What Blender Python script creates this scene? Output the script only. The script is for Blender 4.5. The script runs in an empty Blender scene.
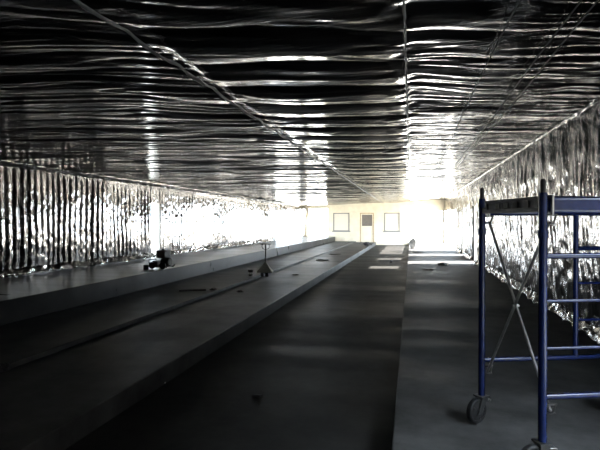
import bpy, bmesh, math, random
import numpy as np
from mathutils import Vector, Matrix
random.seed(7)
SC = bpy.context.scene
COL = SC.collection
PI = math.pi
H = 1.6                 # eye height above the right slab
F = 470.0               # focal length in pixels of a 600 px wide frame
TH = math.radians(13.29)   # the camera looks this far to the left of the hall's axis
FW = (-math.sin(TH), math.cos(TH)); RT = (math.cos(TH), math.sin(TH))
XR, XL = 2.5, -8.4      # side walls
YB, YE = -5.0, 37.5     # back and end walls
PIT = -0.20; MID = 0.06; LEDGE = 0.42
XP, XB, XC, XD = -0.13, -2.67, -4.25, -5.95   # floor steps, from right to left

def at(px, py, z=0.0):
    """photo point on a level floor -> hall coordinates"""
    d = (H - z) * F / (py - 222.0); x = (px - 300.0) / F * d
    return Vector((x*RT[0] + d*FW[0], x*RT[1] + d*FW[1], z))
def cam(x, d, z=0.0):
    return Vector((x*RT[0] + d*FW[0], x*RT[1] + d*FW[1], z))
def ceil_z(X):
    return 3.31 + 0.036*(X - XR)

# ------------------------------------------------------------------ noise
def _hash(i, j, seed):
    n = (i.astype(np.int64)*374761393 + j.astype(np.int64)*668265263 + seed*1442695041) & 0xffffffff
    n = ((n ^ (n >> 13)) * 1274126177) & 0xffffffff
    n = (n ^ (n >> 16)) & 0xffffffff
    return n / 4294967295.0
def vn(u, v, seed=0):
    i = np.floor(u); j = np.floor(v); a = u - i; b = v - j
    a = a*a*a*(a*(a*6-15)+10); b = b*b*b*(b*(b*6-15)+10)
    i = i.astype(np.int64); j = j.astype(np.int64)
    h00 = _hash(i, j, seed); h10 = _hash(i+1, j, seed); h01 = _hash(i, j+1, seed); h11 = _hash(i+1, j+1, seed)
    return (h00*(1-a)+h10*a)*(1-b) + (h01*(1-a)+h11*a)*b - 0.5
def ridge(u, v, seed=0):          # sharp creases, 0..1
    return 1 - 2*np.abs(vn(u, v, seed)*1.0)
def sstep(a, b, x):
    t = np.clip((x-a)/(b-a), 0, 1); return t*t*(3-2*t)

# ------------------------------------------------------------------ materials
def mat(name):
    m = bpy.data.materials.new(name); m.use_nodes = True
    return m, m.node_tree.nodes, m.node_tree.links, m.node_tree.nodes['Principled BSDF']
def simple(name, col, rough=0.6, metal=0.0, noise=0.0, scale=8.0, bump=0.0):
    m, n, l, b = mat(name)
    b.inputs['Roughness'].default_value = rough; b.inputs['Metallic'].default_value = metal
    b.inputs['Base Color'].default_value = (*col, 1)
    tc = n.new('ShaderNodeTexCoord'); nz = n.new('ShaderNodeTexNoise'); nz.inputs['Scale'].default_value = scale
    nz.inputs['Detail'].default_value = 5
    l.new(tc.outputs['Object'], nz.inputs['Vector'])
    if noise:
        r = n.new('ShaderNodeValToRGB'); e = r.color_ramp.elements
        e[0].position = 0.3; e[1].position = 0.7
        e[0].color = (*[c*(1-noise) for c in col], 1); e[1].color = (*[min(1, c*(1+noise)) for c in col], 1)
        l.new(nz.outputs['Fac'], r.inputs['Fac']); l.new(r.outputs['Color'], b.inputs['Base Color'])
    if bump:
        bp = n.new('ShaderNodeBump'); bp.inputs['Strength'].default_value = bump; bp.inputs['Distance'].default_value = 0.01
        l.new(nz.outputs['Fac'], bp.inputs['Height']); l.new(bp.outputs['Normal'], b.inputs['Normal'])
    return m

def foil(name, stretch, rough=0.16, strength=0.5, dist=0.01, col=(0.27, 0.258, 0.25)):
    m, n, l, b = mat(name)
    b.inputs['Metallic'].default_value = 1.0
    b.inputs['Base Color'].default_value = (*col, 1)
    tc = n.new('ShaderNodeTexCoord')
    def tex(sc, detail, seed):
        mp = n.new('ShaderNodeMapping'); mp.inputs['Scale'].default_value = sc
        mp.inputs['Location'].default_value = (seed, seed*0.7, 0)
        l.new(tc.outputs['Object'], mp.inputs['Vector'])
        t = n.new('ShaderNodeTexNoise'); t.inputs['Scale'].default_value = 1.0; t.inputs['Detail'].default_value = detail
        t.inputs['Distortion'].default_value = 0.4
        l.new(mp.outputs['Vector'], t.inputs['Vector']); return t
    t1 = tex(stretch, 3, 3.1)
    t2 = tex((0.35, 0.35, 0.35), 2, 8.0)
    bp = n.new('ShaderNodeBump'); bp.inputs['Strength'].default_value = strength; bp.inputs['Distance'].default_value = dist
    l.new(t1.outputs['Fac'], bp.inputs['Height']); l.new(bp.outputs['Normal'], b.inputs['Normal'])
    mr = n.new('ShaderNodeMapRange'); mr.inputs['From Min'].default_value = 0.3; mr.inputs['From Max'].default_value = 0.7
    mr.inputs['To Min'].default_value = rough*0.7; mr.inputs['To Max'].default_value = rough*1.4
    l.new(t2.outputs['Fac'], mr.inputs['Value']); l.new(mr.outputs['Result'], b.inputs['Roughness'])
    return m

def concrete(name, col, rough=0.52, var=0.5, spec=0.15):
    m, n, l, b = mat(name)
    tc = n.new('ShaderNodeTexCoord')
    mp = n.new('ShaderNodeMapping'); mp.inputs['Rotation'].default_value = (0, 0, -TH)
    mp.inputs['Scale'].default_value = (0.16, 1.5, 1)
    l.new(tc.outputs['Object'], mp.inputs['Vector'])
    t1 = n.new('ShaderNodeTexNoise'); t1.inputs['Scale'].default_value = 1.0; t1.inputs['Detail'].default_value = 6
    l.new(mp.outputs['Vector'], t1.inputs['Vector'])
    t2 = n.new('ShaderNodeTexNoise'); t2.inputs['Scale'].default_value = 2.2; t2.inputs['Detail'].default_value = 10; t2.inputs['Roughness'].default_value = 0.68
    l.new(tc.outputs['Object'], t2.inputs['Vector'])
    t3 = n.new('ShaderNodeTexNoise'); t3.inputs['Scale'].default_value = 38; t3.inputs['Detail'].default_value = 4
    l.new(tc.outputs['Object'], t3.inputs['Vector'])
    a = n.new('ShaderNodeMath'); a.operation = 'ADD'; l.new(t1.outputs['Fac'], a.inputs[0]); l.new(t2.outputs['Fac'], a.inputs[1])
    r = n.new('ShaderNodeMapRange'); r.inputs['From Min'].default_value = 0.7; r.inputs['From Max'].default_value = 1.3
    r.inputs['To Min'].default_value = 1-var; r.inputs['To Max'].default_value = 1+var
    l.new(a.outputs[0], r.inputs['Value'])
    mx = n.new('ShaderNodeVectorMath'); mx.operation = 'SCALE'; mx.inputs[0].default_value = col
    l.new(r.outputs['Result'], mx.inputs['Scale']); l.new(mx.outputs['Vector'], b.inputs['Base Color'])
    b.inputs['Roughness'].default_value = rough; b.inputs['Specular IOR Level'].default_value = spec
    bp = n.new('ShaderNodeBump'); bp.inputs['Strength'].default_value = 0.25; bp.inputs['Distance'].default_value = 0.004
    l.new(t3.outputs['Fac'], bp.inputs['Height'])
    rr = n.new('ShaderNodeMapRange'); rr.inputs['From Min'].default_value = 0.35; rr.inputs['From Max'].default_value = 0.65
    rr.inputs['To Min'].default_value = rough*0.88; rr.inputs['To Max'].default_value = rough*1.15
    l.new(t1.outputs['Fac'], rr.inputs['Value']); l.new(rr.outputs['Result'], b.inputs['Roughness']); l.new(bp.outputs['Normal'], b.inputs['Normal'])
    return m

M = dict(
    foil_ceil = foil('silver foil ceiling', (1.6, 24, 1), 0.09, 0.35, 0.008),
    foil_wall = foil('silver foil wall', (1, 22, 6), 0.08, 0.6, 0.012),
    foil_wall_right = foil('dull silver foil wall', (1, 16, 9), 0.075, 0.8, 0.014, (0.225, 0.213, 0.203)),
    foil_skirt = foil('crumpled foil', (22, 22, 22), 0.2, 0.5, 0.01, (0.5, 0.49, 0.48)),
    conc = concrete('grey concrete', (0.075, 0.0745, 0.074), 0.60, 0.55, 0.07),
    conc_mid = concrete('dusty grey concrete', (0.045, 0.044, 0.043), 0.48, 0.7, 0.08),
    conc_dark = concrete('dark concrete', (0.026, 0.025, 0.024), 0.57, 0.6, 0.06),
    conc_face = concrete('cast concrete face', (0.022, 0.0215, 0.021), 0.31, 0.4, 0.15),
    cream = simple('cream boarding', (0.70, 0.62, 0.47), 0.7, 0, 0.08, 3),
    wood = simple('raw timber', (0.42, 0.30, 0.18), 0.7, 0, 0.25, 9),
    grey_frame = simple('grey frame', (0.20, 0.195, 0.18), 0.6, 0, 0.1),
    tape = simple('dull foil tape', (0.14, 0.14, 0.14), 0.5, 0.5, 0.1, 20, 0.6),
    wire = simple('dark wire', (0.03, 0.03, 0.03), 0.6, 0, 0.2),
    ground = simple('dry ground', (0.62, 0.58, 0.50), 0.9, 0, 0.15, 1.2),
    render = simple('outer masonry', (0.45, 0.43, 0.40), 0.9, 0, 0.15, 2),
    dark_blocker = simple('dark sun blocker', (0.10, 0.085, 0.075), 0.9, 0, 0.2, 3),  # for the added light-blocking wall only, dark to limit its bounce
    blue = simple('blue scaffold paint', (0.005, 0.012, 0.060), 0.25, 0.0, 0.25, 14, 0.15),
    black_paint = simple('black rail paint', (0.028, 0.026, 0.026), 0.45, 0, 0.3, 14),
    steel = simple('worn steel', (0.35, 0.34, 0.33), 0.4, 1.0, 0.2, 20),
    dull_steel = simple('dull dark steel', (0.10, 0.10, 0.10), 0.45, 0.8, 0.3, 20),
    rubber = simple('black rubber', (0.012, 0.012, 0.013), 0.65, 0, 0.2, 20),
    dark = simple('dark machine paint', (0.03, 0.026, 0.026), 0.5, 0, 0.3, 12),
    brown = simple('brown housing', (0.07, 0.045, 0.04), 0.5, 0, 0.3, 10),
    canvas = simple('grey woven hood', (0.62, 0.60, 0.50), 0.85, 0, 0.2, 40, 0.4),
    white = simple('white plastic', (0.75, 0.75, 0.74), 0.5, 0, 0.05),
    sack = simple('grey sack cloth', (0.72, 0.71, 0.69), 0.85, 0, 0.25, 12, 0.5),
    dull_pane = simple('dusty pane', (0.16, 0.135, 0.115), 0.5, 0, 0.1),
    board = simple('pale boarded pane', (0.66, 0.60, 0.50), 0.6, 0, 0.03),
    glass = None,
)
m, n, l, b = mat('window glass')
b.inputs['Base Color'].default_value = (0.97, 0.98, 0.96, 1); b.inputs['Roughness'].default_value = 0.05
b.inputs['Transmission Weight'].default_value = 1.0; b.inputs['IOR'].default_value = 1.02
M['glass'] = m

# ------------------------------------------------------------------ object helpers
def link(name, me, material=None, parent=None, **props):
    o = bpy.data.objects.new(name, me); COL.objects.link(o)
    if material is not None and me is not None:
        for mm in (material if isinstance(material, (list, tuple)) else [material]): me.materials.append(mm)
    if parent is not None: o.parent = parent
    for k, v in props.items(): o[k] = v
    return o
def tag(o, label, cat, group=None, kind=None):
    o['label'] = label; o['category'] = cat
    if group: o['group'] = group
    if kind: o['kind'] = kind
    return o
def thing(name, loc, rz, label, cat, group=None):
    o = bpy.data.objects.new(name, None); COL.objects.link(o); o.empty_display_size = 0.1
    o.location = loc; o.rotation_euler = (0, 0, rz)
    return tag(o, label, cat, group)

class MB:
    def __init__(s): s.bm = bmesh.new(); s.mi = 0
    def _f(s, vs):
        try: f = s.bm.faces.new(vs); f.material_index = s.mi; return f
        except ValueError: return None
    def box(s, x0, x1, y0, y1, z0, z1, mtx=None):
        c = [Vector(p) for p in ((x0,y0,z0),(x1,y0,z0),(x1,y1,z0),(x0,y1,z0),(x0,y0,z1),(x1,y0,z1),(x1,y1,z1),(x0,y1,z1))]
        if mtx: c = [mtx @ p for p in c]
        v = [s.bm.verts.new(p) for p in c]
        for q in ((0,3,2,1),(4,5,6,7),(0,1,5,4),(1,2,6,5),(2,3,7,6),(3,0,4,7)): s._f([v[i] for i in q])
        return s
    def tube(s, pts, r, n=12, close=False):
        pts = [Vector(p) for p in pts]; rings = []
        N = len(pts); up0 = None
        for i, p in enumerate(pts):
            if close: t = (pts[(i+1) % N] - pts[i-1]).normalized()
            else: t = (pts[min(i+1, N-1)] - pts[max(i-1, 0)]).normalized()
            if up0 is None:
                up0 = Vector((0,0,1)) if abs(t.z) < 0.9 else Vector((1,0,0))
            a = (up0 - t*up0.dot(t)).normalized(); up0 = a; c = t.cross(a)
            rr = r[i] if isinstance(r, (list, tuple)) else r
            rings.append([s.bm.verts.new(p + (a*math.cos(2*PI*k/n) + c*math.sin(2*PI*k/n))*rr) for k in range(n)])
        for i in range(N if close else N-1):
            A, B = rings[i], rings[(i+1) % N]
            for k in range(n): s._f([A[k], A[(k+1) % n], B[(k+1) % n], B[k]])
        if not close:
            s._f(list(reversed(rings[0]))); s._f(rings[-1])
        return s
    def lathe(s, prof, n=28, mtx=None, capb=True, capt=True):
        rings = []
        for r, z in prof:
            ps = [Vector((r*math.cos(2*PI*k/n), r*math.sin(2*PI*k/n), z)) for k in range(n)]
            if mtx: ps = [mtx @ p for p in ps]
            rings.append([s.bm.verts.new(p) for p in ps])
        for A, B in zip(rings, rings[1:]):
            for k in range(n): s._f([A[k], A[(k+1) % n], B[(k+1) % n], B[k]])
        if capb: s._f(list(reversed(rings[0])))
        if capt: s._f(rings[-1])
        return s
    def blob(s, c, r, sub=3, amp=0.15, freq=6, seed=0, flat=None):
        res = bmesh.ops.create_icosphere(s.bm, subdivisions=sub, radius=1.0)
        for v in res['verts']:
            q = v.co.copy()
            nzv = float(vn(np.array([q.x*freq+q.z*1.7]), np.array([q.y*freq-q.z*2.1]), seed)[0])
            q = q*(1+amp*2*nzv); q = Vector((q.x*r[0], q.y*r[1], q.z*r[2]))
            if flat is not None and q.z < flat: q.z = flat
            v.co = q + Vector(c)
        for f in {f for v in res['verts'] for f in v.link_faces}: f.material_index = s.mi
        return s
    def build(s, name, material, parent=None, smooth=True, bevel=0.0, loc=None, **props):
        bmesh.ops.recalc_face_normals(s.bm, faces=s.bm.faces)
        me = bpy.data.meshes.new(name); s.bm.to_mesh(me); s.bm.free()
        o = link(name, me, material, parent, **props)
        if smooth:
            for p in me.polygons: p.use_smooth = True
            try: me.set_sharp_from_angle(angle=math.radians(35))
            except Exception: pass
        if bevel:
            md = o.modifiers.new('Bevel', 'BEVEL'); md.width = bevel; md.segments = 4 if bevel > 0.02 else 2; md.limit_method = 'ANGLE'
        if loc is not None: o.location = loc
        return o

def grid_mesh(X, Y, Z):
    """arrays (n,m) -> verts, quads"""
    n_, m_ = X.shape
    v = np.stack([X, Y, Z], -1).reshape(-1, 3)
    idx = np.arange(n_*m_).reshape(n_, m_)
    q = np.stack([idx[:-1,:-1], idx[1:,:-1], idx[1:,1:], idx[:-1,1:]], -1).reshape(-1, 4)
    return v, q
def join_np(parts):
    vs, qs, off = [], [], 0
    for v, q in parts: vs.append(v); qs.append(q+off); off += len(v)
    return np.concatenate(vs), np.concatenate(qs)
def box_np(x0, x1, y0, y1, z0, z1):
    v = np.array([(x0,y0,z0),(x1,y0,z0),(x1,y1,z0),(x0,y1,z0),(x0,y0,z1),(x1,y0,z1),(x1,y1,z1),(x0,y1,z1)], float)
    q = np.array([(0,3,2,1),(4,5,6,7),(0,1,5,4),(1,2,6,5),(2,3,7,6),(3,0,4,7)])
    return v, q
def np_obj(name, parts, mats, midx=None, smooth=None, **props):
    v, q = join_np(parts)
    me = bpy.data.meshes.new(name)
    me.vertices.add(len(v)); me.vertices.foreach_set('co', v.astype(np.float32).ravel())
    me.loops.add(len(q)*4); me.loops.foreach_set('vertex_index', q.astype(np.int32).ravel())
    me.polygons.add(len(q)); me.polygons.foreach_set('loop_start', np.arange(len(q), dtype=np.int32)*4)
    me.update(calc_edges=True)
    o = link(name, me, mats, None, **props)
    mi = np.concatenate([np.full(len(p[1]), (midx[i] if midx else 0), dtype=np.int32) for i, p in enumerate(parts)])
    me.polygons.foreach_set('material_index', mi)
    sm = np.concatenate([np.full(len(p[1]), (smooth[i] if smooth else True)) for i, p in enumerate(parts)])
    me.polygons.foreach_set('use_smooth', sm)
    me.validate(); me.update()
    return o

# ------------------------------------------------------------------ ceiling of foil
def ceiling_h(X, Y):
    t = (X*FW[0] + Y*FW[1])*1.6/(ceil_z(X)-H); s = X*RT[0] + Y*RT[1]
    xs = X
    # right bay: many fine cross creases on a slack sheet
    def crease(u, v, wd, seed):
        return np.exp(-(vn(u, v, seed)/wd)**2)
    w = t + 0.17*vn(s*0.9, t*0.7, 11) + 0.07*vn(s*2.6, t*1.6, 12)
    hA = 0.040*vn(s*0.22+5, w*1.6, 13) - 0.016*crease(s*0.22, w*3.4, 0.10, 14)*(0.5+vn(s*.7, t*.6, 18)) - 0.011*crease(s*0.8, w*6.5, 0.14, 15) - 0.008*crease(s*0.9+t*.3, w*10, 0.2, 19) \
        + 0.004*vn(s*1.0, w*13, 16) + 0.0015*vn(s*2, w*27, 17)
    # middle bay: deep pillows hung from the purlins
    P = 0.78
    ph = (t + 0.13*vn(s*1.1, t*1.1, 21) + 0.04*vn(s*4, t*3, 29))/P
    sag = np.abs(np.sin(PI*ph))
    edge = np.clip(np.minimum(-xs, xs+2.10)/0.55, 0, 1)
    hB = 0.070*sag**0.42*(0.5+0.5*edge)*(0.75+0.7*vn(s*0.6, np.floor(ph)*3.3, 25)) + 0.012*vn(s*0.7, w*6, 22) - 0.010*crease(s*0.7+t*0.5, t*2.6-s*0.5, 0.08, 28) + 0.012*np.maximum(0, vn(s*5+t*4, t*2.2-s*1.0, 23))*(1-edge*0.7) \
        + 0.004*vn(s*1.4, w*17, 24)
    # left bay: slack sheet with long wandering folds
    w2 = t + 0.60*vn(s*0.33, t*0.45, 31) + 0.22*vn(s*0.9, t*0.9, 45) + 0.10*s*vn(s*0.12, t*0.2, 32) + 0.09*vn(s*2.0, t*1.8, 36)
    r1 = np.abs(vn(s*0.33, w2*3.2, 33)); r2 = np.abs(vn(s*0.5+9, w2*6.5, 34))
    hC = 0.055*r1 + 0.05*vn(s*0.3, w2*1.3, 38) - 0.018*crease(s*0.30, w2*3.0, 0.09, 39)*(0.5+vn(s*.5, t*.6, 40)) - 0.012*crease(s*0.7, w2*5.5+s*0.3, 0.13, 34) - 0.008*crease(s*0.8, w2*9-s*0.5, 0.2, 46) \
        + 0.004*vn(s*1.0, w2*13, 35) + 0.0015*vn(s*2.0, w2*28, 37)
    wA = sstep(-0.10, 0.02, xs); wC = 1 - sstep(-2.17, -2.05, xs)
    h = hA*wA + hB*(1-wA)*(1-wC) + hC*wC
    # gathered puckers beside the seams
    for xc, amp in ((-0.05, 0.02), (-2.11, 0.009)):
        near = np.exp(-((xs-xc)/0.22)**2)
        h = h + amp*near*vn(s*7+t*3, t*6-s*2, 41)
    return h
ys = np.concatenate([np.arange(YB, 1.0, 0.04), np.arange(1.0, 19.0, 0.013), np.arange(19.0, YE+0.3, 0.022)]); xs = np.arange(XL-0.1, XR+0.11, 0.05)
XX, YY = np.meshgrid(xs, ys, indexing='ij')
hh = ceiling_h(XX, YY)
ZZ = ceil_z(XX) - 0.01 - hh
parts = [grid_mesh(XX, YY, ZZ)]
cv = []
zt = 3.55
parts.append(box_np(XL-0.4, XR+0.4, YB-0.3, YE+0.35, zt, zt+0.15))
np_obj('ceiling', parts, [M['foil_ceil'], M['render']], [0, 1], [True, False], kind='structure')

# ------------------------------------------------------------------ walls of foil (panels between the openings)
def wall_h(Y, Z, side, z0, z1):
    top = np.clip((z1-Z)/0.35, 0, 1); bot = np.clip((Z-z0)/0.30, 0, 1)
    env = sstep(0, 1, top)*(0.35+0.65*sstep(0, 1, bot))
    if side == 'left':
        w = Y + 0.07*vn(Y*0.9, Z*1.1, 51) + 0.028*vn(Y*3, Z*6, 52) + 0.15*vn(Y*1.3, Z*0.2, 58)
        per = 0.20
        amp = 0.25+1.5*(vn(Y*1.6, Z*0.5, 53)+0.5)
        h = 0.030*np.abs(np.sin(PI*w/per + 1.5*vn(Y*0.4, Z*0.01, 54)))**1.3*amp
        h = h + 0.012*vn(w*9, Z*1.5, 55) + 0.008*vn(w*12, Z*9, 59)
        lump = 0.012*vn(Y*6, Z*7, 56)
        h = h*env + lump*(0.35 + (1-env)*1.2)
        h = h + 0.05*vn(Y*0.45, Z*0.8, 57)
    else:
        lean = 0.35*sstep(2.4, 0.6, Z)
        w = Y + lean*(2.4-Z)*0.6 + 0.06*vn(Y*0.9, Z*1.3, 61) + 0.02*vn(Y*4, Z*5, 62)
        h = 0.06*np.abs(vn(w*3.6, Z*0.6, 63)) + 0.045*np.abs(vn(w*8.0, Z*1.5, 64)) + 0.014*vn(w*18, Z*3.6, 65) + 0.016*vn(w*6, Z*6, 68)
        h = h*(0.4+0.6*env) + 0.016*vn(Y*5+Z*3, Z*6-Y*2, 66)*(0.4+(1-env))
        h = h + 0.05*vn(Y*0.4, Z*0.7, 67)
    return h
def panel(side, y0, y1, z0, z1, dy=0.02, dz=0.04):
    ny = max(2, int(round((y1-y0)/dy))+1); nz = max(2, int(round((z1-z0)/dz))+1)
    Y, Z = np.meshgrid(np.linspace(y0, y1, ny), np.linspace(z0, z1, nz), indexing='ij')
    zb = LEDGE if side == 'left' else 0.0; ztp = ceil_z(XL) if side == 'left' else ceil_z(XR)
    h = wall_h(Y, Z, side, zb, ztp)
    e = np.minimum(np.minimum(Y-y0, y1-Y)/0.06, 1) if True else 1
    h = h*np.clip(e, 0, 1)
    X = (XL + 0.01 + h) if side == 'left' else (XR - 0.01 - h)
    return grid_mesh(X, Y, Z)
def make_wall(side, openings, name):
    """openings: (y0, y1, z0, z1)"""
    zb = LEDGE-0.02 if side == 'left' else -0.02
    zt_ = ceil_z(XL)+0.12 if side == 'left' else ceil_z(XR)+0.12
    parts, mi, sm = [], [], []
    def seg(y0, y1, z0, z1):
        parts.append(panel(side, y0, y1, z0, z1)); mi.append(0); sm.append(True)
        if side == 'left': parts.append(box_np(XL-0.22, XL-0.03, y0, y1, z0 if z0 > zb else -0.3, 3.56 if z1 >= zt_ else z1))
        else: parts.append(box_np(XR+0.03, XR+0.22, y0, y1, z0 if z0 > zb else -0.3, 3.56 if z1 >= zt_ else z1))
        mi.append(1); sm.append(False)
    y = YB
    for (a, b_, c, d) in sorted(openings):
        seg(y, a, zb, zt_)
        if d < zt_ - 0.05: seg(a, b_, d, zt_)
        if c > zb + 0.05: seg(a, b_, zb, c)
        y = b_
    seg(y, YE, zb, zt_)
    np_obj(name, parts, [M['foil_wall' if side == 'left' else 'foil_wall_right'], M['render']], mi, sm, kind='structure')
LEFT_OPEN = [(14.05, 14.65, LEDGE, 2.24), (29.0, 36.9, LEDGE+0.02, 2.35)]
RIGHT_OPEN = [(-0.5, 3.05, 0.0, 3.2), (19.2, 20.4, 0.0, 2.25), (23.6, 24.8, 0.0, 2.25), (27.6, 36.9, 0.0, 2.35)]
make_wall('left', LEFT_OPEN, 'wall_left')
make_wall('right', RIGHT_OPEN, 'wall_right')

# back wall, foil too
mb = MB(); mb.box(XL-0.2, XR+0.2, YB-0.2, YB, -0.3, 3.56); mb.build('wall_back', M['foil_wall'], None, False, kind='structure')

# end wall: cream boarding with two windows, a half-glazed door and an open gateway at each side
def end_wall():
    parts = []
    y0, y1 = YE, YE+0.15
    cuts = [(-8.15, -6.55, LEDGE, 2.7), (-6.10, -4.80, 0.86, 2.33), (-3.95, -2.85, 0.0, 2.33), (-2.05, -0.85, 0.86, 2.33), (0.15, 2.35, 0.0, 2.45)]
    x = XL-0.2
    for a, b_, c, d in cuts:
        parts.append(box_np(x, a, y0, y1, -0.3, 3.56)); parts.append(box_np(a, b_, y0, y1, d, 3.56))
        if c > -0.1: parts.append(box_np(a, b_, y0, y1, -0.3, c))
        x = b_
    parts.append(box_np(x, XR+0.2, y0, y1, -0.3, 3.56))
    np_obj('wall_end', parts, [M['cream']], None, [False]*len(parts), kind='structure')
end_wall()
def window(name, x0, x1, z0, z1, mullion=True):
    root = MB()
    t = 0.07; y0, y1 = YE-0.03, YE+0.10
    root.box(x0, x0+t, y0, y1, z0, z1).box(x1-t, x1, y0, y1, z0, z1).box(x0+t, x1-t, y0, y1, z0, z0+t).box(x0+t, x1-t, y0, y1, z1-t, z1)
    o = root.build(name, M['grey_frame'], None, False, kind='structure')
    s_ = MB().box(x0-0.08, x1+0.08, YE-0.10, YE-0.03, z0-0.05, z0+0.03).build('window_sill', M['grey_frame'], o, False)
    MB().box(x0+t, x1-t, YE+0.03, YE+0.04, z0+t, z1-t).build('window_pane', M['board'], o, False)
    return o
window('window_1', -6.10, -4.80, 0.86, 2.33); window('window_2', -2.05, -0.85, 0.86, 2.33)
d = MB(); t = 0.07
d.box(-3.95, -3.88, YE-0.02, YE+0.1, 0, 2.33).box(-2.92, -2.85, YE-0.02, YE+0.1, 0, 2.33).box(-3.88, -2.92, YE-0.02, YE+0.1, 2.26, 2.33)
door = d.build('door_1', M['wood'], None, False, kind='structure')
lf = MB(); lf.box(-3.88, -2.92, YE+0.02, YE+0.07, 0.0, 1.22)
lf.box(-3.88, -3.80, YE+0.02, YE+0.07, 1.22, 2.26).box(-3.0, -2.92, YE+0.02, YE+0.07, 1.22, 2.26).box(-3.80, -3.0, YE+0.02, YE+0.07, 2.18, 2.26)
lf.box(-3.80, -3.0, YE, YE+0.08, 1.16, 1.28)
lf.build('door_leaf', M['cream'], door, False)
MB().box(-3.80, -3.0, YE+0.035, YE+0.055, 1.28, 2.18).build('door_pane', M['dull_pane'], door, False)

# ------------------------------------------------------------------ floors
def slab(name, x0, x1, z, m_, depth=0.5):
    n_ = 90
    Y = np.linspace(YB, YE, n_); parts = []
    parts.append(box_np(x0, x1, YB, YE, z-depth, z))
    o = np_obj(name, parts, [m_], None, [False], kind='structure')
    md = o.modifiers.new('Bevel', 'BEVEL'); md.width = 0.012; md.segments = 2
    return o
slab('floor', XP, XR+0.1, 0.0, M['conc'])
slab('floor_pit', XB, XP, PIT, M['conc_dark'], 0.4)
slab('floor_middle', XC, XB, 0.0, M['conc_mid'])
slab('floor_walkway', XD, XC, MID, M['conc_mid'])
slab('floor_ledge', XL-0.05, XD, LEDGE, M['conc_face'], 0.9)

# ground outside
mb = MB()
mb.box(-60, XL-0.25, -40, 110, -0.5, -0.12).box(XR+0.25, 60, -40, 110, -0.5, -0.12).box(XL-0.25, XR+0.25, YE+0.2, 110, -0.5, -0.12).box(XL-.25, XR+.25, -40, YB-.25, -0.5, -0.12)
mb.build('ground', M['ground'], None, False, kind='structure')
# unseen wall added to hold back sun and low sky at the near doorway
mb = MB(); mb.box(10.5, 10.8, -35.0, 11, -0.12, 8.8); mb.build('wall_sun_blocker', M['dark_blocker'], None, False, kind='structure')

# ------------------------------------------------------------------ seams, skirts, cables
def crumple(name, path_fn, y0, y1, w, m_, seed, dy=0.03, k=8, amp=0.025):
    ny = int((y1-y0)/dy); Y, U = np.meshgrid(np.linspace(y0, y1, ny), np.linspace(0, 1, k), indexing='ij')
    X, Z = path_fn(Y, U)
    n1 = vn(Y*9, U*3+seed, seed)*amp*2; n2 = vn(Y*7+3, U*3.3, seed+1)*amp*2
    return grid_mesh(X+n1, Y, Z+n2)
# foil turned out over the floor at the wall bases
def right_skirt(Y, U):
    out = 0.05+0.06*(vn(Y*0.9, U*0, 71)+0.5) + 0.04*vn(Y*5, U*0, 72)
    x = XR - 0.05 - out*np.sin(U*PI/2); z = 0.02 + 0.13*(1-U)**1.3 + 0.02
    return x, z
pr = [crumple('', right_skirt, a, b_, 0.2, None, 73, amp=0.035) for a, b_ in ((YB+.1, -0.55), (3.1, 19.1), (20.5, 23.5), (24.9, 27.5))]
np_obj('baseboard_right', pr, [M['foil_skirt']], kind='structure')
def left_skirt(Y, U):
    out = 0.05+0.16*(vn(Y*0.8, U*0, 74)+0.5) + 0.08*vn(Y*4, U*0, 75)
    x = XL + 0.05 + out*np.sin(U*PI/2); z = LEDGE + 0.035 + 0.13*(1-U)**1.3
    return x, z
pl = [crumple('', left_skirt, a, b_, 0.2, None, 76, amp=0.03) for a, b_ in ((YB+.1, 14.0), (14.7, 28.9))]
np_obj('baseboard_left', pl, [M['foil_skirt']], kind='structure')
# taped joint where ceiling meets the right wall
def right_seam(Y, U):
    z1 = ceil_z(XR)
    return XR - 0.05 - 0.03*U, z1 - 0.09 + 0.03*U + 0.0*Y
np_obj('trim_5', [crumple('', right_seam, YB+.1, 30.9, 0, None, 77, amp=0.014)], [M['foil_skirt']], kind='structure')
def left_seam(Y, U):
    return XL + 0.03 + 0.08*U, ceil_z(XL) - 0.13 + 0.08*U + 0*Y
np_obj('trim_6', [crumple('', left_seam, YB+.1, 30.9, 0, None, 78, amp=0.014)], [M['foil_skirt']], kind='structure')
# tape seams along the ceiling
def seam(x, w, seed):
    def fn(Y, U):
        return x + (U-0.5)*w, ceil_z(x) - 0.075 - 0.02*np.sin(U*PI) + 0.02*vn(Y*1.1, U*0, seed) - 0.03*np.abs(np.sin(PI*Y/0.8))
    return fn
np_obj('trim_7', [crumple('', seam(-2.11, 0.035, 81), YB+.1, YE-.1, 0, None, 82, k=6, amp=0.006)], [M['tape']], kind='structure')
np_obj('trim_8', [crumple('', seam(-0.05, 0.02, 83), YB+.1, YE-.1, 0, None, 84, k=5, amp=0.006)], [M['tape']], kind='structure')
for i, (x, lab) in enumerate(((0.74, 'thin dark cable along the foil ceiling, the one nearer the middle seam'),
                              (1.20, 'thin dark cable along the foil ceiling, the inner of the pair nearer the right wall'),
                              (1.32, 'thin dark cable along the foil ceiling, the outer of the pair nearer the right wall'))):
    pts = [(x + 0.01*math.sin(y*.7+i), y, ceil_z(x) - 0.075 - 0.012*math.sin(y*0.9+i)) for y in np.arange(YB+.2, YE-0.2, 0.6)]
    tag(MB().tube(pts, 0.006, 6).build('ceiling_cable', M['wire']), lab, 'cable', 'cables along the ceiling')

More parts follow.
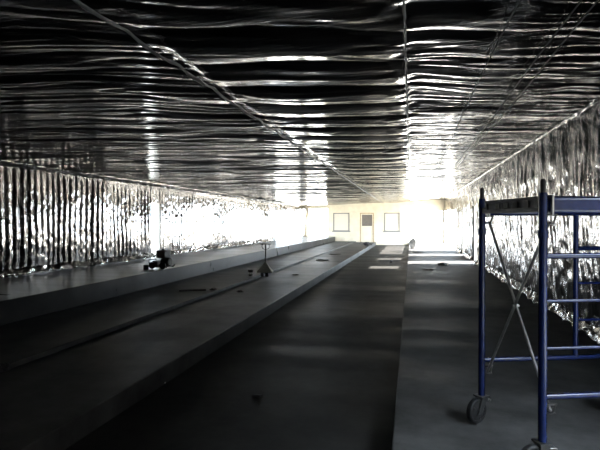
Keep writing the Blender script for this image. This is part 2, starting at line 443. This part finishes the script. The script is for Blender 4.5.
# ------------------------------------------------------------------ the rolling scaffold
NEAR_D, FAR_D = 2.965, 3.76
Pn = cam(243/F*NEAR_D, NEAR_D); Pf = cam(182/F*FAR_D, FAR_D)
dirv = (Pf-Pn); L = dirv.length; ang = math.atan2(dirv.y, dirv.x) - PI/2     # local +Y runs from near to far frame
root = thing('rolling_scaffold', Pn, ang, 'blue steel rolling scaffold with ladder end frames and crossed braces on black casters', 'scaffold')
W = 1.22; ZB = 0.215; R0 = 0.0265
def frame(yloc, ladder_x, label):
    fr = MB()
    fr.box(0.035, W-0.035, yloc-0.028, yloc+0.028, 1.650, 1.764)
    o = fr.build('end_frame', M['blue'], root, True, 0.026)
    c = MB(); c.tube([(0.03, yloc, 1.66), (0.03, yloc, 1.75)], 0.034, 16)
    for x in (0, W):
        p = MB(); p.tube([(x, yloc, ZB), (x, yloc, 1.785)], R0, 18); p.build('post', M['blue'], o)
        q = MB(); q.lathe([(0.0165, 1.78), (0.0165, 1.862), (0.010, 1.872)], 14, Matrix.Translation((x, yloc, 0)))
        q.build('coupling_pin', M['black_paint'], o)
        MB().tube([(x, yloc, 1.55), (x, yloc, 1.50)], R0+0.006, 18).build('weld_collar', M['blue'], o)
    for x in (0.046, W-0.046):
        MB().box(x-0.006, x+0.006, yloc-0.034, yloc+0.034, 1.645, 1.770).build('header_flange', M['steel'], o, True, 0.002)
    x0, x1 = ladder_x
    if x0 > 0.1: MB().tube([(x0, yloc, 0.5), (x0, yloc, 1.655)], 0.021, 14).build('ladder_upright', M['blue'], o)
    else: MB().tube([(x1, yloc, 0.5), (x1, yloc, 1.655)], 0.021, 14).build('ladder_upright', M['blue'], o)
    for z, r in ((0.80, 0.011), (1.10, 0.011), (1.385, 0.0185)):
        MB().tube([(x0, yloc, z), (x1, yloc, z)], r, 12).build('rung', M['blue'], o)
    MB().tube([(0, yloc, 0.495), (W, yloc, 0.495)], 0.020, 14).build('bottom_bar', M['blue'], o)
    return o
frame(0.0, (0, 0.46), None)
frame(L, (0.80, W), None)
# side rails (dark box rail with square windows) on both sides
for x in (0.0, W):
    rl = MB()
    y0, y1 = 0.035, L-0.07
    z0, z1 = 1.665, 1.765
    th = 0.014
    rl.box(x-th, x+th, y0, y1, z0, z0+0.030).box(x-th, x+th, y0, y1, z1-0.022, z1)
    n_ = 5
    for k in range(n_+1):
        yc = y0 + (y1-y0)*k/n_
        rl.box(x-th, x+th, max(y0, yc-0.035), min(y1, yc+0.035), z0+0.030, z1-0.022)
    rl.box(x-0.005, x-0.001, y0, y1, z0+0.01, z1-0.01)
    rl.box(x-0.010, x+0.010, y1, L-0.015, z0+0.005, z0+0.045)
    o = rl.build('side_rail', M['black_paint'], root, True, 0.003)
    for yy in (0.30, 0.42, 0.54):
        MB().box(x-th-0.003, x-th+0.001, yy*L/0.8-0.028, yy*L/0.8+0.028, z0+0.034, z1-0.028).build('rail_plate', M['grey_frame'], o, False)
# brackets that hold the braces
def bracket(x, y, z, sy):
    b_ = MB()
    s = 1 if x < W/2 else -1
    b_.box(x+s*0.020, x+s*0.095, y-0.008, y+0.008, z+0.045, z+0.057)
    b_.box(x+s*0.020, x+s*0.085, y-0.006, y+0.006, z-0.010, z-0.002)
    b_.tube([(x+s*0.088, y, z+0.05), (x+s*0.070, y, z-0.004)], 0.007, 8)
    b_.tube([(x+s*0.045, y-0.02, z), (x+s*0.045, y+0.03, z)], 0.007, 8)
    return b_.build('brace_bracket', M['black_paint'], root)
for x in (0, W):
    for y in (0, L):
        bracket(x, y, 1.595, 1); bracket(x, y, 0.395, 1)
    s = 1 if x == 0 else -1
    for k, (za, zb) in enumerate(((1.60, 0.40), (0.40, 1.60))):
        xx = x + s*(0.045 + 0.012*k)
        br = MB(); br.tube([(xx, 0.0, za), (xx, 0.02, za-0.02 if za > 1 else za+0.02), (xx, L-0.02, zb+0.02 if zb < 1 else zb-0.02), (xx, L, zb)], 0.0105, 10)
        br.build('cross_brace', M['steel'], root)
    MB().tube([(x+s*0.030, L/2, 1.0), (x+s*0.075, L/2, 1.0)], 0.010, 10).build('brace_pivot', M['steel'], root)
# casters
def caster(x, y, rz):
    RW = 0.100; off = 0.062
    c = Matrix.Translation((x, y, 0)) @ Matrix.Rotation(rz, 4, 'Z')     # wheel trails along local -X
    y_ = MB()
    y_.box(-0.045, 0.045, -0.045, 0.045, ZB-0.012, ZB-0.002, c)
    y_.box(-0.034, 0.034, -0.034, 0.034, ZB-0.030, ZB-0.012, c)
    for sgn in (-1, 1):
        a = 0.031*sgn
        pts = [(-off-0.024, a-0.003, RW-0.020), (-off+0.024, a-0.003, RW-0.020), (0.035, a-0.003, ZB-0.03), (-0.035, a-0.003, ZB-0.03)]
        v1 = [y_.bm.verts.new(c @ Vector(p)) for p in pts]; v2 = [y_.bm.verts.new(c @ (Vector(p)+Vector((0, 0.006, 0)))) for p in pts]
        y_._f(v1); y_._f(v2)
        for i in range(4): y_._f([v1[i], v1[(i+1) % 4], v2[(i+1) % 4], v2[i]])
    y_.tube([c @ Vector((-off, -0.036, RW)), c @ Vector((-off, 0.036, RW))], 0.011, 12)
    o = y_.build('caster', M['dull_steel'], root, True)
    wm = c @ Matrix.Translation((-off, 0, RW)) @ Matrix.Rotation(PI/2, 4, 'X')
    w = MB(); w.lathe([(0.030, -0.024), (0.072, -0.016), (0.074, -0.023), (0.090, -0.024), (0.098, -0.016), (0.100, 0), (0.098, 0.016), (0.090, 0.024), (0.074, 0.023), (0.072, 0.016), (0.030, 0.024)], 36, wm)
    w.build('wheel', M['rubber'], o)
    h_ = MB(); h_.lathe([(0.022, -0.027), (0.022, 0.027)], 18, wm); 
    for k in range(5):
        an = 2*PI*k/5
        h_.tube([wm @ Vector((0.02*math.cos(an), 0.02*math.sin(an), 0.0175)), wm @ Vector((0.070*math.cos(an), 0.070*math.sin(an), 0.0165))], 0.006, 6)
    h_.build('wheel_hub', M['black_paint'], o)
    lv = MB(); lv.box(0.03, 0.085, -0.016, 0.016, ZB-0.052, ZB-0.044, c); lv.box(0.075, 0.095, -0.020, 0.020, ZB-0.062, ZB-0.046, c)
    lv.build('brake_lever', M['steel'], o, True, 0.003)
caster(0, 0, math.radians(24) - ang); caster(0, L, math.radians(30) - ang + math.radians(14))
caster(W, 0, math.radians(70)); caster(W, L, math.radians(-30))

# ------------------------------------------------------------------ things on the left ledge
p = at(162, 268.5, LEDGE)
r_ = thing('portable_machine', p, math.radians(-8), 'small dark machine with boxy brown top on the left ledge by the wall slot', 'machine')
mb = MB()
for y in (-0.14, 0.14):
    mb.tube([(-0.28, y, 0.10), (-0.24, y, 0.05), (0.24, y, 0.05), (0.29, y, 0.10)], 0.016, 8)
mb.tube([(-0.2, -0.14, 0.06), (-0.2, 0.14, 0.06)], 0.014, 8).tube([(0.2, -0.14, 0.06), (0.2, 0.14, 0.06)], 0.014, 8)
mb.tube([(-0.28, -0.14, 0.10), (-0.30, -0.14, 0.22), (-0.30, 0.14, 0.22), (-0.28, 0.14, 0.10)], 0.014, 8)
mb.build('base_frame', M['dark'], r_)
mb = MB(); mb.box(-0.22, -0.06, -0.11, 0.11, 0.06, 0.20).lathe([(0.10, -0.12), (0.11, -0.10), (0.11, 0.10), (0.09, 0.12)], 20, Matrix.Translation((0.14, 0, 0.17)) @ Matrix.Rotation(PI/2, 4, 'Y'))
mb.box(-0.04, 0.06, -0.10, 0.10, 0.06, 0.12)
mb.build('engine_block', M['dark'], r_, True, 0.01)
mb = MB(); mb.box(-0.09, 0.17, -0.13, 0.13, 0.27, 0.47)
mb.build('housing', M['brown'], r_, True, 0.03)
mb = MB(); mb.lathe([(0.035, 0), (0.035, 0.03), (0.02, 0.035)], 14, Matrix.Translation((0.04, 0, 0.47))); mb.build('filler_cap', M['dark'], r_)
mb = MB(); mb.tube([(-0.09, 0.05, 0.38), (-0.17, 0.05, 0.37), (-0.27, 0.06, 0.31)], 0.016, 8); mb.build('handle', M['dark'], r_)
for x in (-0.16, 0.16):
    w = MB(); w.lathe([(0.03, -0.02), (0.085, -0.02), (0.09, 0), (0.085, 0.02), (0.03, 0.02)], 22, Matrix.Translation((x, -0.185, 0.09)) @ Matrix.Rotation(PI/2, 4, 'X'))
    w.build('wheel', M['rubber'], r_)
p = at(146, 269.5, LEDGE)
r_ = thing('toolbox', p, 0.3, 'little black box on the left ledge just left of the machine', 'box')
MB().box(-0.055, 0.055, -0.05, 0.05, 0.0, 0.10).build('body', M['dark'], r_, True, 0.006)
MB().box(-0.058, 0.058, -0.053, 0.053, 0.10, 0.115).build('lid', M['dark'], r_, True, 0.004)
MB().tube([(-0.03, 0, 0.115), (-0.03, 0, 0.135), (0.03, 0, 0.135), (0.03, 0, 0.115)], 0.004, 6).build('handle', M['dark'], r_)

# pole with a cone on the walkway
p = at(265, 276.5, MID)
r_ = thing('hooded_pole', p, 0.2, 'thin upright pole with looped handle rising from a grey pyramid hood on the walkway', 'stand')
mb = MB()
for x in (-0.075, 0.055):
    mb.box(x-0.045, x+0.045, -0.05, 0.05, 0.0, 0.13)
mb.box(-0.10, 0.10, -0.02, 0.02, 0.10, 0.14)
mb.build('foot_block', M['dark'], r_, True, 0.01)
mb = MB(); mb.lathe([(0.315, 0.13), (0.30, 0.15), (0.03, 0.40), (0.02, 0.42)], 4, Matrix.Rotation(PI/4, 4, 'Z')); mb.build('hood', M['canvas'], r_, False)
MB().tube([(0.02, 0, 0.38), (0.02, 0, 0.90)], 0.017, 10).build('pole', M['dark'], r_)
mb = MB()
mb.tube([(-0.13, 0, 0.915), (0.17, 0, 0.915)], 0.010, 8)
for s in (-1, 1):
    mb.tube([(0.02+s*0.02, 0, 0.76), (0.02+s*0.09, 0, 0.80), (0.02+s*0.11, 0, 0.86), (0.02+s*0.09, 0, 0.91)], 0.008, 8)
mb.build('handle', M['dark'], r_)
p = at(250.5, 276, MID)
r_ = thing('small_pot', p, 0, 'small black pot with a white band beside the hooded pole', 'pot')
MB().lathe([(0.055, 0), (0.075, 0.17), (0.070, 0.17), (0.052, 0.01)], 20, None, True, False).build('body', M['dark'], r_)
MB().lathe([(0.0635, 0.055), (0.0705, 0.105)], 20, None, False, False).build('band', M['white'], r_)
MB().lathe([(0.080, 0.165), (0.082, 0.185), (0.03, 0.19)], 20).build('lid', M['dark'], r_)

# far bundle beside the right slab
p = at(404, 248.5, 0.0); p.x = XP + 0.35
r_ = thing('sack_pile', p, 0, 'grey slumped sack standing at the edge of the right slab far down the hall', 'sack')
MB().blob((0, 0, 0.28), (0.30, 0.28, 0.34), 3, 0.2, 2.5, 5, -0.28).build('body', M['sack'], r_)
MB().blob((0.0, 0, 0.62), (0.10, 0.10, 0.12), 2, 0.3, 3, 6).build('tied_neck', M['sack'], r_)
# tangled tools at far end
p = at(366, 246, PIT); p.x = min(p.x, XB-0.5); p.z = 0
p = at(366, 245.5, 0.0)
p.z = 0.0 if p.x < XB else PIT
r_ = thing('floor_tool', p, 0.1, 'black hand machine lying on the floor in front of the far door', 'tool')
MB().blob((0.05, 0, 0.12), (0.20, 0.12, 0.12), 2, 0.3, 3, 9, -0.12).build('motor', M['dark'], r_)
MB().tube([(-0.1, 0, 0.16), (-0.35, 0.05, 0.22), (-0.42, 0.08, 0.12)], 0.03, 8).build('handle', M['dark'], r_)
MB().tube([(0.15, 0, 0.1), (0.3, -0.05, 0.12), (0.42, -0.05, 0.02)], 0.025, 8).build('nozzle', M['dark'], r_)

# scraps lying about
def scrap(px, py, z, sx, sy, sz, m_, label, seed, name='scrap', cat='scrap', rz=0.0):
    p = at(px, py, z)
    mb = MB(); mb.blob((0, 0, sz*0.5), (sx, sy, sz), 3, 0.35, 2.3, seed, -sz*0.5)
    o = mb.build(name, m_); o.location = p; o.rotation_euler = (0, 0, TH+rz)
    return tag(o, label, cat, 'scraps on the floor')
scrap(443, 265.5, 0, 0.17, 0.12, 0.07, M['dark'], 'black rag on the right slab, on the bright strip of light', 1, 'rag', 'rag')
scrap(428, 270, 0, 0.16, 0.10, 0.03, M['brown'], 'flat brown scrap on the right slab just in front of the bright strip', 2)
scrap(418, 252.5, 0, 0.26, 0.14, 0.04, M['dark'], 'dark flat scrap on the right slab near the far doorway', 3)
scrap(391, 263, PIT, 0.06, 0.05, 0.08, M['dark'], 'tiny black lump in the sunken floor on its bright strip', 4, 'lump', 'lump')
scrap(258, 397, PIT, 0.05, 0.03, 0.015, M['rubber'], 'black lump on the dark sunken floor nearest the viewer', 5, 'lump', 'lump')
scrap(4, 370.5, 0.0, 0.05, 0.05, 0.05, M['rubber'], 'black block against the walkway step at the left picture edge', 6, 'block', 'block')
scrap(335, 254.5, 0.0, 0.30, 0.12, 0.03, M['dark'], 'long dark scrap lying across the middle slab far back', 7)
scrap(322, 260.5, 0.0, 0.24, 0.10, 0.03, M['dark'], 'dark scrap in the middle slab nearer than the long one', 8)
scrap(295, 275, 0.0, 0.10, 0.06, 0.02, M['dark'], 'small dark chip on the middle slab right of the hooded pole', 9, 'chip', 'chip')
scrap(213, 290, 0.06, 0.07, 0.05, 0.03, M['dark'], 'little dark chip on the walkway below the ledge', 10, 'chip', 'chip')
scrap(240, 292, 0.0, 0.07, 0.05, 0.03, M['dark'], 'little dark chip on the middle slab in front of the hooded pole', 11, 'chip', 'chip')
scrap(164, 383.5, PIT if at(164, 383.5, 0).x > XB else 0, 0.014, 0.014, 0.012, M['white'], 'tiny white fleck on the dark middle slab', 12, 'fleck', 'fleck')
p = at(192, 291.5, MID)
o = MB().tube([(-0.28, 0, 0.02), (-0.05, 0.03, 0.025), (0.3, 0.06, 0.02)], 0.018, 8).build('stick', M['dark']); o.location = p; o.rotation_euler = (0, 0, TH+0.15)
tag(o, 'thin dark stick lying on the walkway under the ledge face', 'stick')

# ------------------------------------------------------------------ light
w = bpy.data.worlds.new('World'); SC.world = w; w.use_nodes = True
nt = w.node_tree; bg = nt.nodes['Background']
bg.inputs['Color'].default_value = (0.75, 0.88, 1.0, 1); bg.inputs['Strength'].default_value = 16.0
# the open sky is brighter on the sun's side
wt = nt.nodes.new('ShaderNodeTexCoord'); ws = nt.nodes.new('ShaderNodeSeparateXYZ'); wr = nt.nodes.new('ShaderNodeMapRange')
nt.links.new(wt.outputs['Generated'], ws.inputs[0]); nt.links.new(ws.outputs['X'], wr.inputs['Value'])
wr.inputs['From Min'].default_value = 0.0; wr.inputs['From Max'].default_value = 0.7
wr.inputs['To Min'].default_value = 15.0; wr.inputs['To Max'].default_value = 48.0
nt.links.new(wr.outputs['Result'], bg.inputs['Strength'])
def portal(name, loc, rot, sx, sy):
    li = bpy.data.lights.new(name, 'AREA'); li.shape = 'RECTANGLE'; li.size = sx; li.size_y = sy
    li.cycles.is_portal = True
    o = bpy.data.objects.new(name, li); COL.objects.link(o); o.location = loc; o.rotation_euler = rot
for (a, b_, c, d_) in LEFT_OPEN:
    portal('sky_opening', (XL-0.24, (a+b_)/2, (c+d_)/2), (0, -PI/2, 0), d_-c, b_-a)
for (a, b_, c, d_) in RIGHT_OPEN:
    portal('sky_opening', (XR+0.24, (a+b_)/2, (c+d_)/2), (0, PI/2, 0), d_-c, b_-a)
for (a, b_, c, d_) in ((-8.15, -6.55, LEDGE, 2.7), (0.15, 2.35, 0.0, 2.45)):
    portal('sky_opening', ((a+b_)/2, YE+0.2, (c+d_)/2), (-PI/2, 0, 0), b_-a, d_-c)
sun = bpy.data.lights.new('sun', 'SUN'); sun.energy = 140; sun.angle = math.radians(0.8); sun.color = (1.0, 0.95, 0.88)
so = bpy.data.objects.new('sun', sun); COL.objects.link(so)
el = math.radians(29)
dv = Vector((-RT[0]*math.cos(el), -RT[1]*math.cos(el), -math.sin(el)))
so.rotation_euler = dv.to_track_quat('-Z', 'Y').to_euler()

# ------------------------------------------------------------------ camera
cd = bpy.data.cameras.new('camera'); cd.sensor_width = 36; cd.lens = 36*F/600.0; cd.clip_end = 400
co = bpy.data.objects.new('camera', cd); COL.objects.link(co)
co.location = (0, 0, H); co.rotation_euler = (PI/2 - math.atan(3/F), 0, TH)
SC.camera = co
SC.view_settings.view_transform = 'Standard'; SC.view_settings.look = 'None'
SC.view_settings.exposure = -0.45; SC.view_settings.gamma = 1.0
SC.view_settings.use_curve_mapping = False
cy = SC.cycles
cy.use_denoising = True
cy.max_bounces = 10; cy.diffuse_bounces = 4; cy.glossy_bounces = 6; cy.transmission_bounces = 4
cy.sample_clamp_indirect = 0; cy.caustics_reflective = True
